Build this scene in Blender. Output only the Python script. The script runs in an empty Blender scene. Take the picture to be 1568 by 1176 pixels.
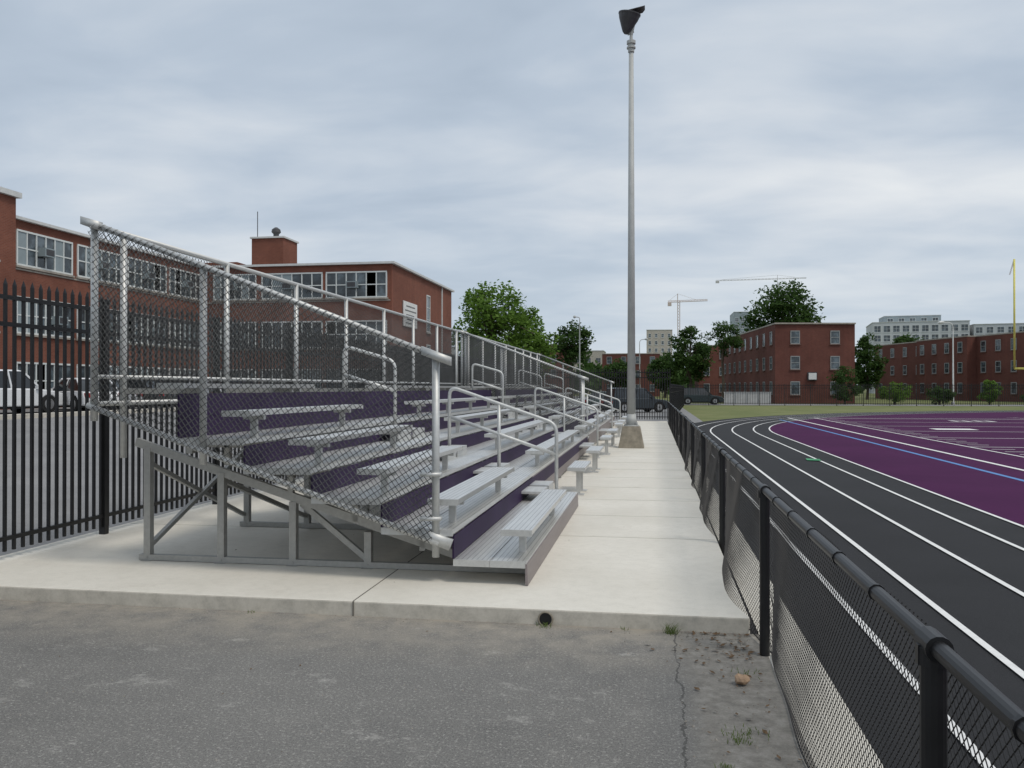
import bpy, math, random
from mathutils import Vector, Matrix
random.seed(7)
scene=bpy.context.scene
R=math.radians
# ------------------------------------------------------------------ helpers
class MB:
    def __init__(s): s.v=[]; s.f=[]
    def hexa(s,p):
        b=len(s.v); s.v+= [tuple(q) for q in p]
        s.f+=[(b,b+3,b+2,b+1),(b+4,b+5,b+6,b+7),(b,b+1,b+5,b+4),(b+1,b+2,b+6,b+5),(b+2,b+3,b+7,b+6),(b+3,b,b+4,b+7)]
    def box(s,x0,x1,y0,y1,z0,z1):
        s.hexa([(x0,y0,z0),(x1,y0,z0),(x1,y1,z0),(x0,y1,z0),(x0,y0,z1),(x1,y0,z1),(x1,y1,z1),(x0,y1,z1)])
    def bar(s,p0,p1,w,h,up=(0,0,1)):
        p0=Vector(p0);p1=Vector(p1);d=(p1-p0).normalized();u=Vector(up)
        a=d.cross(u)
        if a.length<1e-4: a=d.cross(Vector((1,0,0)))
        a.normalize();b=a.cross(d).normalized();a=a*w/2;b=b*h/2
        s.hexa([p0-a-b,p0+a-b,p1+a-b,p1-a-b,p0-a+b,p0+a+b,p1+a+b,p1-a+b])
    def tube(s,p0,p1,r0,r1=None,n=8,cap=True):
        s.sweep([Vector(p0),Vector(p1)],[r0,r0 if r1 is None else r1],n,cap)
    def sweep(s,pts,r,n=8,cap=True):
        pts=[Vector(p) for p in pts]
        if not isinstance(r,(list,tuple)): r=[r]*len(pts)
        b=len(s.v); m=len(pts)
        t=(pts[1]-pts[0]).normalized()
        a=t.cross(Vector((0,0,1)))
        if a.length<.05: a=t.cross(Vector((1,0,0)))
        a.normalize()
        for i in range(m):
            if i==0: t=pts[1]-pts[0]
            elif i==m-1: t=pts[-1]-pts[-2]
            else: t=(pts[i+1]-pts[i]).normalized()+(pts[i]-pts[i-1]).normalized()
            t.normalize(); a=(a-t*a.dot(t)).normalized(); c=t.cross(a)
            for k in range(n):
                q=2*math.pi*k/n
                s.v.append(tuple(pts[i]+(a*math.cos(q)+c*math.sin(q))*r[i]))
        for i in range(m-1):
            for k in range(n):
                k2=(k+1)%n
                s.f.append((b+i*n+k,b+i*n+k2,b+(i+1)*n+k2,b+(i+1)*n+k))
        if cap:
            s.f.append(tuple(b+k for k in range(n))[::-1]); s.f.append(tuple(b+(m-1)*n+k for k in range(n)))
    def prism(s,poly,z0,z1):
        b=len(s.v);n=len(poly)
        s.v+=[(x,y,z0) for x,y in poly]+[(x,y,z1) for x,y in poly]
        s.f.append(tuple(range(b,b+n))[::-1]); s.f.append(tuple(range(b+n,b+2*n)))
        for i in range(n):
            j=(i+1)%n; s.f.append((b+i,b+j,b+n+j,b+n+i))
    def poly(s,pts):
        b=len(s.v); s.v+=[tuple(p) for p in pts]; s.f.append(tuple(range(b,b+len(pts))))
    def obj(s,name,mat,parent=None,bevel=0,smooth=False):
        me=bpy.data.meshes.new(name); me.from_pydata(s.v,[],s.f); me.update()
        o=bpy.data.objects.new(name,me); scene.collection.objects.link(o)
        me.materials.append(mat)
        if parent: o.parent=parent
        if smooth:
            for p in me.polygons: p.use_smooth=True
        if bevel:
            md=o.modifiers.new('bevel','BEVEL'); md.width=bevel; md.segments=2; md.limit_method='ANGLE'
        return o
def E(name,loc=(0,0,0),rz=0):
    o=bpy.data.objects.new(name,None); scene.collection.objects.link(o); o.location=loc; o.rotation_euler=(0,0,rz); return o
def fillet(pts,r,n=5):
    pts=[Vector(p) for p in pts]; out=[pts[0]]
    for i in range(1,len(pts)-1):
        a=(pts[i-1]-pts[i]).normalized()*r; c=(pts[i+1]-pts[i]).normalized()*r
        for k in range(n+1):
            t=k/n; out.append((pts[i]+a)*(1-t)**2+pts[i]*2*t*(1-t)+(pts[i]+c)*t*t)
    out.append(pts[-1]); return out
def chain(mb,fn,A,B,pitch,r,nseg=3,n=3):
    for sgn in (1,-1):
        c=-B if sgn==1 else 0
        end=A if sgn==1 else A+B
        while c<end:
            if sgn==1: b0=max(0,-c); b1=min(B,A-c)
            else: b0=max(0,c-A); b1=min(B,c)
            if b1-b0>.01:
                pts=[]
                for k in range(nseg+1):
                    b=b0+(b1-b0)*k/nseg
                    a=c+sgn*b
                    pts.append(fn(a,b,sgn*r*.9))
                mb.sweep(pts,r,n,False)
            c+=pitch
# ------------------------------------------------------------------ materials
class NT:
    def __init__(s,name,rough=.8,metal=0,spec=.4):
        s.m=bpy.data.materials.new(name); s.m.use_nodes=True; s.t=s.m.node_tree; s.n=s.t.nodes; s.l=s.t.links
        s.b=s.n['Principled BSDF']; s.b.inputs['Roughness'].default_value=rough; s.b.inputs['Metallic'].default_value=metal
        s.b.inputs['Specular IOR Level'].default_value=spec
        s.geo=s.n.new('ShaderNodeNewGeometry'); s.pos=s.geo.outputs['Position']
    def sep(s):
        q=s.n.new('ShaderNodeSeparateXYZ'); s.l.new(s.pos,q.inputs[0]); return q.outputs
    def map(s,scale,src=None):
        q=s.n.new('ShaderNodeMapping'); q.inputs['Scale'].default_value=scale; s.l.new(src or s.pos,q.inputs[0]); return q.outputs[0]
    def noise(s,scale,detail=6,rough=.6,vec=None,dist=0):
        q=s.n.new('ShaderNodeTexNoise'); q.inputs['Scale'].default_value=scale; q.inputs['Detail'].default_value=detail
        q.inputs['Roughness'].default_value=rough; q.inputs['Distortion'].default_value=dist
        s.l.new(vec or s.pos,q.inputs['Vector']); return q.outputs['Fac']
    def ramp(s,src,stops,interp='LINEAR'):
        q=s.n.new('ShaderNodeValToRGB'); q.color_ramp.interpolation=interp; el=q.color_ramp.elements
        while len(el)<len(stops): el.new(.5)
        for e,(p,c) in zip(el,stops):
            e.position=p; e.color=(c,c,c,1) if isinstance(c,(int,float)) else (*c,1)
        s.l.new(src,q.inputs[0]); return q.outputs[0]
    def mix(s,fac,a,b,mode='MIX'):
        q=s.n.new('ShaderNodeMix'); q.data_type='RGBA'; q.blend_type=mode
        for i,v in ((0,fac),(6,a),(7,b)):
            if isinstance(v,(int,float)): q.inputs[i].default_value=v if i==0 else (v,v,v,1)
            elif isinstance(v,tuple): q.inputs[i].default_value=(*v,1)
            else: s.l.new(v,q.inputs[i])
        return q.outputs[2]
    def math(s,op,a,b=0,clamp=False):
        q=s.n.new('ShaderNodeMath'); q.operation=op; q.use_clamp=clamp
        for i,v in ((0,a),(1,b)):
            if isinstance(v,(int,float)): q.inputs[i].default_value=v
            else: s.l.new(v,q.inputs[i])
        return q.outputs[0]
    def col(s,c):
        if isinstance(c,tuple): s.b.inputs['Base Color'].default_value=(*c,1)
        else: s.l.new(c,s.b.inputs['Base Color'])
        return s
    def bump(s,src,strength=.3,dist=.01):
        q=s.n.new('ShaderNodeBump'); q.inputs['Strength'].default_value=strength; q.inputs['Distance'].default_value=dist
        s.l.new(src,q.inputs['Height']); s.l.new(q.outputs[0],s.b.inputs['Normal']); return s
def simple(name,c,rough=.7,metal=0,var=.25,scale=3,spec=.4):
    t=NT(name,rough,metal,spec)
    f=t.noise(scale,5,.65)
    lo=tuple(x*(1-var) for x in c); hi=tuple(min(1,x*(1+var)) for x in c)
    t.col(t.ramp(f,[(.3,lo),(.7,hi)])); return t.m
def m_asphalt():
    t=NT('asphalt_weathered',.92,0,.25)
    o=t.sep()
    big=t.noise(.55,6,.6); mid=t.noise(3.5,8,.7); fine=t.noise(120,4,.85); fine2=t.noise(55,3,.75)
    c=t.ramp(big,[(.3,(.155,.153,.148)),(.7,(.225,.22,.21))])
    c=t.mix(t.ramp(mid,[(.35,0),(.7,.6)]),c,(.25,.245,.23))
    c=t.mix(t.ramp(fine,[(.38,.9),(.52,0)]),c,(.06,.058,.055))
    c=t.mix(t.ramp(fine2,[(.54,0),(.66,.75)]),c,(.40,.39,.365))
    st=t.noise(7,9,.82,t.map((1,1,1)),.2)
    c=t.mix(t.ramp(st,[(.57,0),(.66,.42)]),c,(.38,.37,.345))
    dk=t.noise(1.1,7,.7); c=t.mix(t.ramp(dk,[(.56,0),(.70,.35)]),c,(.11,.108,.105))
    p=t.noise(1.9,10,.72,t.map((1,1.5,1)),.3)
    pm=t.math('MULTIPLY',t.ramp(p,[(.60,0),(.67,.55)]),t.ramp(fine2,[(.35,.35),(.55,1)]))
    c=t.mix(pm,c,(.45,.44,.41))
    kerb=t.math('SUBTRACT',o[1],5.0); kerb=t.math('MULTIPLY',kerb,.9,True)
    kn=t.math('MULTIPLY',kerb,t.ramp(mid,[(.32,.05),(.60,.85)]))
    c=t.mix(kn,c,(.36,.325,.27))
    fx=t.math('ADD',o[0],t.math('MULTIPLY',t.math('SUBTRACT',t.noise(2.5,6,.7),.5),.18))
    fm=t.math('MULTIPLY',t.math('SUBTRACT',fx,.15),9,True)
    dirt=t.ramp(t.noise(9,9,.8),[(.3,(.12,.112,.10)),(.5,(.24,.225,.20)),(.7,(.38,.365,.335))])
    c=t.mix(t.math('MULTIPLY',fm,.8),c,dirt)
    cr=t.math('ABSOLUTE',t.math('SUBTRACT',fx,.15)); cr=t.math('LESS_THAN',cr,.006)
    cr=t.math('MULTIPLY',cr,t.ramp(mid,[(.42,.1),(.5,.75)]))
    c=t.mix(cr,c,(.07,.068,.065))
    t.col(c); h=t.mix(.5,fine,fine2); t.bump(h,.7,.01); return t.m
def m_lot():
    t=NT('parking_asphalt',.9)
    c=t.ramp(t.noise(.5,8,.7),[(.3,(.20,.20,.205)),(.7,(.29,.29,.29))])
    c=t.mix(t.ramp(t.noise(60,3,.7),[(.4,.5),(.5,0)]),c,(.13,.13,.13)); t.col(c); return t.m
def m_concrete():
    t=NT('concrete_slab',.85)
    a=t.noise(.8,7,.6); b=t.noise(9,7,.7); f=t.noise(150,3,.7)
    c=t.ramp(a,[(.3,(.63,.60,.53)),(.7,(.735,.705,.635))])
    c=t.mix(t.ramp(b,[(.3,.4),(.55,0)]),c,(.54,.515,.45))
    c=t.mix(t.ramp(f,[(.35,.35),(.45,0)]),c,(.42,.40,.36))
    st=t.noise(2.3,8,.75); c=t.mix(t.ramp(st,[(.60,0),(.72,.30)]),c,(.44,.40,.33))
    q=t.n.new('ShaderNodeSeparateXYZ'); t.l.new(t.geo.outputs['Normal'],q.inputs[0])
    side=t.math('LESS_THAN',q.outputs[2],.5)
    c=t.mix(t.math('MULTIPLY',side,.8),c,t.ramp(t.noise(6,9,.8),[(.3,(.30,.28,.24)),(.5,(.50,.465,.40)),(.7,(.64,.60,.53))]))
    t.col(c); t.bump(f,.15,.004); return t.m
def m_track():
    t=NT('running_track',.8,0,.3)
    f=t.noise(160,3,.8); a=t.noise(.6,6,.6)
    c=t.ramp(a,[(.3,(.010,.010,.011)),(.7,(.018,.018,.020))])
    c=t.mix(t.ramp(f,[(.5,0),(.68,.6)]),c,(.05,.05,.055)); t.col(c); t.bump(f,.5,.004); return t.m
def m_purple():
    t=NT('purple_infield',.9,0,.12)
    f=t.noise(140,3,.8); a=t.noise(.35,7,.65)
    c=t.ramp(a,[(.3,(.048,.007,.046)),(.7,(.070,.012,.064))])
    c=t.mix(t.ramp(f,[(.5,0),(.7,.35)]),c,(.11,.035,.11)); t.col(c); return t.m
def m_brick(name,c1,c2,mort=(.30,.25,.21)):
    t=NT(name,.9,0,.25)
    o=t.sep(); cb=t.n.new('ShaderNodeCombineXYZ'); t.l.new(t.math('ADD',o[0],o[1]),cb.inputs[0]); t.l.new(o[2],cb.inputs[1])
    b=t.n.new('ShaderNodeTexBrick'); t.l.new(cb.outputs[0],b.inputs['Vector']); b.inputs['Scale'].default_value=1
    b.inputs['Brick Width'].default_value=.22; b.inputs['Row Height'].default_value=.075; b.inputs['Mortar Size'].default_value=.008
    b.inputs['Color1'].default_value=(*c1,1); b.inputs['Color2'].default_value=(*c2,1); b.inputs['Mortar'].default_value=(*mort,1)
    w=t.noise(.35,8,.7); c=t.mix(t.ramp(w,[(.35,.5),(.65,0)]),b.outputs['Color'],tuple(x*.5 for x in c1))
    st=t.noise(1,6,.7,t.map((1.4,1.4,.12))); c=t.mix(t.ramp(st,[(.55,0),(.75,.35)]),c,tuple(min(1,x*1.5) for x in c2))
    t.col(c); return t.m
def m_alu(name,base,rough=.42,ribs=True,metal=.75):
    t=NT(name,rough,metal,.5)
    n=t.noise(4,6,.7,t.map((6,.6,6))); c=t.ramp(n,[(.3,tuple(x*.82 for x in base)),(.7,base)])
    sm=t.noise(14,5,.7); c=t.mix(t.ramp(sm,[(.6,0),(.75,.4)]),c,tuple(x*.55 for x in base))
    if ribs:
        o=t.sep(); s=t.math('SINE',t.math('MULTIPLY',o[0],2*math.pi/.042))
        g=t.math('GREATER_THAN',s,.82); c=t.mix(t.math('MULTIPLY',g,.6),c,tuple(x*.4 for x in base))
    t.col(c); return t.m
def m_grass():
    t=NT('grass',.95,0,.2)
    a=t.noise(.25,8,.7); f=t.noise(14,5,.8)
    c=t.ramp(a,[(.3,(.12,.15,.05)),(.7,(.24,.24,.11))]); c=t.mix(t.ramp(f,[(.35,.5),(.6,0)]),c,(.06,.085,.026)); t.col(c); return t.m
def m_leaf(name,c1,c2):
    t=NT(name,.75,0,.25)
    a=t.noise(.9,4,.6)
    c=t.ramp(a,[(.3,c1),(.7,c2)])
    f=t.noise(9,2,.5); c=t.mix(t.ramp(f,[(.35,.5),(.6,0)]),c,tuple(x*.5 for x in c1)); t.col(c)
    tr=t.n.new('ShaderNodeBsdfTranslucent'); t.l.new(c,tr.inputs['Color']); ms=t.n.new('ShaderNodeMixShader'); ms.inputs[0].default_value=.4
    t.l.new(t.b.outputs[0],ms.inputs[1]); t.l.new(tr.outputs[0],ms.inputs[2]); t.l.new(ms.outputs[0],t.n['Material Output'].inputs['Surface'])
    return t.m
def m_glass(name,c=(.03,.04,.05),r=.12,sc=.6):
    t=NT(name,r,0,.8); t.col(t.ramp(t.noise(sc,3,.6),[(.38,tuple(x*.5 for x in c)),(.5,c),(.62,tuple(x*2.2 for x in c))])); return t.m
M=dict(
 asphalt=m_asphalt(),lot=m_lot(),conc=m_concrete(),track=m_track(),purple=m_purple(),grass=m_grass(),
 brick=m_brick('school_brick',(.20,.072,.048),(.25,.090,.058),(.23,.13,.10)),
 brick2=m_brick('housing_brick',(.135,.048,.038),(.17,.060,.045),(.15,.085,.07)),
 seat=m_alu('ribbed_aluminium',(.82,.82,.80)), plate=m_alu('aluminium_plate',(.66,.66,.64),.5,False,.6),
 galv=m_alu('galvanised_steel',(.60,.61,.60),.5,False,.45), frame=m_alu('frame_aluminium',(.46,.455,.43),.55,False,.4),
 fascia=m_alu('fascia_aluminium',(.30,.26,.26),.45,False,.5),
 riser=simple('purple_riser',(.030,.016,.052),.55,0,.25,2,.2), black=simple('black_paint',(.012,.012,.013),.4,0,.3,8),
 mesh=simple('black_vinyl_wire',(.009,.009,.010),.5), wire=simple('galvanised_wire',(.075,.078,.078),.55,0,.5,1.5,.3),
 tie=simple('galvanised_tie',(.26,.265,.265),.5,.3,.3,5),
 white=simple('white_line_paint',(.74,.74,.73),.8,0,.1,12), blue=simple('blue_line_paint',(.10,.24,.52),.8,0,.15,9),
 wpaint=simple('white_paint',(.72,.72,.70),.5,0,.08), wgrey=simple('site_panel_paint',(.50,.50,.48),.7,0,.15,1.5), trim=simple('roof_trim',(.60,.61,.60),.6,0,.1), wframe=simple('window_frame',(.66,.69,.68),.5,0,.08),
 wframe2=simple('window_frame_grey',(.30,.31,.31),.5,0,.08),
 panel=simple('window_panel',(.26,.31,.33),.5,0,.15,.6), glass=m_glass('window_glass',(.05,.065,.075),.12,1.1), carglass=m_glass('car_glass',(.012,.014,.016),.06),  # window glass base colour raised to paint in a bluish reflection
 yellow=simple('yellow_paint',(.75,.68,.16),.45,0,.08), roof=simple('roof_gravel',(.22,.21,.2),.9),
 bark=simple('bark',(.09,.07,.05),.95,0,.4,6), rubber=simple('tyre_rubber',(.015,.015,.015),.85), rim=simple('wheel_rim',(.4,.4,.41),.35,.7),
 joint=simple('joint_dark',(.42,.40,.35),.95), joint2=simple('expansion_joint',(.16,.15,.13),.95), rust=simple('stained_concrete',(.27,.24,.19),.9,0,.35,5), pole=simple('pole_grey',(.44,.45,.44),.6,.1,.1),
 lampdark=simple('lamp_housing',(.06,.06,.065),.5), sill=simple('stone_sill',(.34,.31,.27),.85), sill2=simple('brick_sill',(.16,.10,.085),.85), red=simple('tail_light_red',(.35,.02,.02),.3),
 leafA=m_leaf('foliage_bright',(.10,.19,.028),(.19,.32,.055)), leafB=m_leaf('foliage_dark',(.042,.088,.020),(.085,.155,.038)),
 weed=m_leaf('weed_green',(.12,.18,.04),(.2,.26,.08)), dead=simple('dead_leaf',(.12,.075,.04),.9,0,.5,30),
 rock=simple('rock',(.38,.26,.17),.9,0,.3,25), beige=simple('beige_facade',(.42,.39,.34),.8), pale=simple('pale_facade',(.52,.54,.55),.7,0,.08,.1),
 crane=simple('crane_paint',(.55,.46,.42),.6), crane2=simple('crane_pale',(.50,.50,.50),.6), green=simple('green_tape',(.04,.30,.12),.6))
# ------------------------------------------------------------------ ground
g=MB(); g.poly([(-3000,-800,-.03),(3000,-800,-.03),(3000,4000,-.03),(-3000,4000,-.03)]); g.obj('ground',M['grass'])
g=MB(); g.poly([(-6.1,-30,0),(.72,-30,0),(.72,6.06,0),(-6.1,6.06,0)]); g.obj('asphalt_pavement',M['asphalt'])
g=MB()
cols=[(-6.1,-.004),(-9,.02),(-15,.3),(-22,.68),(-70,.75)]
for (xa,za),(xb,zb) in zip(cols,cols[1:]): g.poly([(xb,-20,zb),(xa,-20,za),(xa,150,za),(xb,150,zb)])
g.obj('parking_lot',M['lot'])
g=MB(); g.box(-21.6,-21.3,-20,50,.5,.80); g.obj('kerb',M['conc'],bevel=.01)
g=MB(); g.poly([(-6.1,41.3,-.012),(2.5,41.3,-.012),(2.5,84,-.012),(-6.1,84,-.012)]); g.obj('driveway',M['lot'])
g=MB(); g.poly([(-6.1,86.5,-.018),(120,86.5,-.018),(120,94,-.018),(-6.1,94,-.018)]); g.obj('street',M['lot'])
slab=E('concrete_walkway')
g=MB(); g.box(-6.1,.66,6.06,41.2,-.02,.11); g.obj('slab',M['conc'],slab,bevel=.012)
g=MB()
y=9.1
while y<41:
    if int(y)%2: g.box(-6.05,-2.22,y,y+.01,.1095,.112)
    g.box(-2.19,.64,y,y+.009,.1095,.112); y+=1.52
g.obj('joints',M['joint'],slab)
g=MB(); g.box(-2.210,-2.201,6.064,41,.1095,.112); g.box(-2.211,-2.200,6.052,6.062,0,.108); g.obj('expansion_joint',M['joint2'],slab)
g=MB(); g.poly([(.72,-30,0),(1.02,-30,0),(1.02,41.2,0),(.72,41.2,0)]); g.obj('concrete_mow_strip',M['conc'])
d=E('drain_pipe'); g=MB()
g.sweep([(-.76,6.062,.045),(-.76,6.035,.045)],.045,16); g.obj('opening',M['black'],d)
g=MB(); ring=[(-.76+.05*math.cos(2*math.pi*k/18),6.04,.045+.05*math.sin(2*math.pi*k/18)) for k in range(19)]; g.sweep(ring,.008,6,False); g.obj('rim',M['rust'],d)
# ------------------------------------------------------------------ track & field
CX,CY,RI=40.5,32,36
def oval(off,ya=-30,n=72,a1=0):
    r=RI+off; pts=[(CX-r,ya)]
    for k in range(n+1):
        a=math.pi-(math.pi-a1)*k/n; pts.append((CX+r*math.cos(a),CY+r*math.sin(a)))
    pts.append((CX+r,ya)); return pts
g=MB()
A=oval(3.85);B=oval(-.3)
for i in range(len(A)-1): g.poly([(*A[i],-.008),(*B[i],-.008),(*B[i+1],-.008),(*A[i+1],-.008)])
g.obj('running_track',M['track'])
g=MB(); g.poly([(*p,0) for p in oval(0)][::-1]); g.obj('football_field',M['purple'])
def strip(g,P,Q,z):
    for i in range(len(P)-1): g.poly([(*P[i],z),(*Q[i],z),(*Q[i+1],z),(*P[i+1],z)])
g=MB()
for off in (3.02,2.34,1.50,.66,.03): strip(g,oval(off+.028),oval(off-.028),.004)
g.obj('lane_line_markings',M['white'])
def rect(g,x0,x1,y0,y1,z=.008): g.poly([(x0,y0,z),(x1,y0,z),(x1,y1,z),(x0,y1,z)])
g=MB(); rect(g,6.62,6.74,-20,47,.004)
g.obj('blue_boundary_marking',M['blue'])
g=MB(); rect(g,7.45,7.57,-20,50); rect(g,7.57,60,49.88,50); rect(g,8.9,8.98,-20,50)
y=-15
while y<49:
    rect(g,8.98,60,y,y+.1)
    for k in range(1,5): rect(g,9.2,9.8,y+k*.914,y+k*.914+.08); rect(g,20,20.6,y+k*.914,y+k*.914+.08)
    y+=4.57
rect(g,11.3,12.9,36.6,37.7,.012)
for yy in (18.3,27.4,45.6):
    for dx in (0,1.1):
        x=15+dx; rect(g,x,x+.8,yy,yy+.2,.012); rect(g,x,x+.8,yy+1.2,yy+1.4,.012); rect(g,x,x+.2,yy+.2,yy+1.2,.012); rect(g,x+.6,x+.8,yy+.2,yy+1.2,.012)
g.obj('field_line_markings',M['white'])
g=MB(); g.poly([(3.55,20.7,.012),(3.85,20.6,.012),(3.9,21.1,.012),(3.6,21.2,.012)]); g.obj('lane_marker',M['green'])
# ------------------------------------------------------------------ low chain link fence
fe=E('chain_link_fence')
posts=[-4.3,-1.0,2.3,5.6,8.95]+[12.25+3.3*k for k in range(9)]
g=MB()
for y in posts: g.tube((.70,y,-.02),(.70,y,1.03),.032,n=14); g.sweep([(.70,y,1.0),(.70,y,1.045),(.70,y,1.06)],[.04,.04,.02],14)
g.obj('posts',M['black'],fe,smooth=False)
g=MB(); g.tube((.70,-5,1.05),(.70,41,1.05),.0225,n=14)
for y in posts:
    g.tube((.70,y-.05,1.05),(.70,y+.05,1.05),.034,n=14); g.box(.66,.74,y-.012,y+.012,1.0,1.05)
y=-1
while y<20:
    g.tube((.70,y,1.05),(.70,y+.015,1.05),.0275,n=10); y+=.55
g.obj('top_rail',M['black'],fe)
amps=[.03,.03,.05,.17,.20,.11,.12,.07,.09,.06,.06,.06,.05,.05]
def ffn(a,b,o):
    y=-4.3+a
    i=0
    while i<len(posts)-2 and posts[i+1]<y: i+=1
    t=min(1,max(0,(y-posts[i])/(posts[i+1]-posts[i])))
    amp=amps[i]
    h=max(0,1-b/1.02)
    sn=max(0,math.sin(math.pi*t))
    bul=amp*sn**.8*(h**1.1)*(1+.25*math.sin(6*t+i*2))+.008*math.sin(5*y+4*b)
    lift=(.05*sn)*h if amp>.06 else 0
    return Vector((.745-bul-o*.6,y,.012+b+lift))
g=MB(); chain(g,ffn,24,1.03,.038,.0018,7,3)
def ffn2(a,b,o): return ffn(a+24,b,o)
chain(g,ffn2,20,1.03,.045,.0023,3,3)
g.obj('wire_mesh',M['mesh'],fe)
g=MB(); g.sweep([ffn(k*.1,.0,0) for k in range(440)],.004,5); g.obj('bottom_wire',M['mesh'],fe)
# ------------------------------------------------------------------ steel picket fence
def picket(name,p0,p1,h,z0=.11,sp=.115,post=2.4,phase=0,s=.02):
    e=E(name); p0=Vector((*p0,0));p1=Vector((*p1,0)); L=(p1-p0).length; d=(p1-p0)/L
    a=MB();t=0;k=0
    while t<L:
        p=p0+d*t; hh=h
        a.bar(p+Vector((0,0,z0+.08)),p+Vector((0,0,z0+hh-.05)),s,s,up=tuple(d))
        q=p+Vector((0,0,z0+hh-.05)); w=s/2
        b=len(a.v); a.v+=[(q.x-w,q.y-w,q.z),(q.x+w,q.y-w,q.z),(q.x+w,q.y+w,q.z),(q.x-w,q.y+w,q.z),(q.x,q.y,q.z+.06)]
        a.f+=[(b,b+1,b+4),(b+1,b+2,b+4),(b+2,b+3,b+4),(b+3,b,b+4)]
        t+=sp
    a.obj('pickets',M['black'],e)
    a=MB()
    for z in (z0+.2,z0+h-.42,z0+h-.17): a.bar(p0+Vector((0,0,z)),p1+Vector((0,0,z)),.035,.04)
    a.obj('rails',M['black'],e)
    a=MB(); t=phase
    while t<=L:
        p=p0+d*t; a.box(p.x-.035,p.x+.035,p.y-.035,p.y+.035,z0-.15,z0+h-.08); a.box(p.x-.045,p.x+.045,p.y-.045,p.y+.045,z0+h-.08,z0+h-.05); t+=post
    a.obj('posts',M['black'],e); return e
picket('steel_picket_fence',(-5.9,-1.2),(-5.9,41.2),2.6,phase=0,s=.026)
picket('steel_picket_fence',(-5.8,41.2),(.8,41.2),2.5,sp=.12,s=.035)
picket('steel_picket_fence',(.8,41.2),(3,85),1.9,z0=0,sp=.15,s=.025)
picket('steel_picket_fence',(3,85.5),(85,85.5),2.1,z0=0,sp=.16,s=.035)
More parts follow.
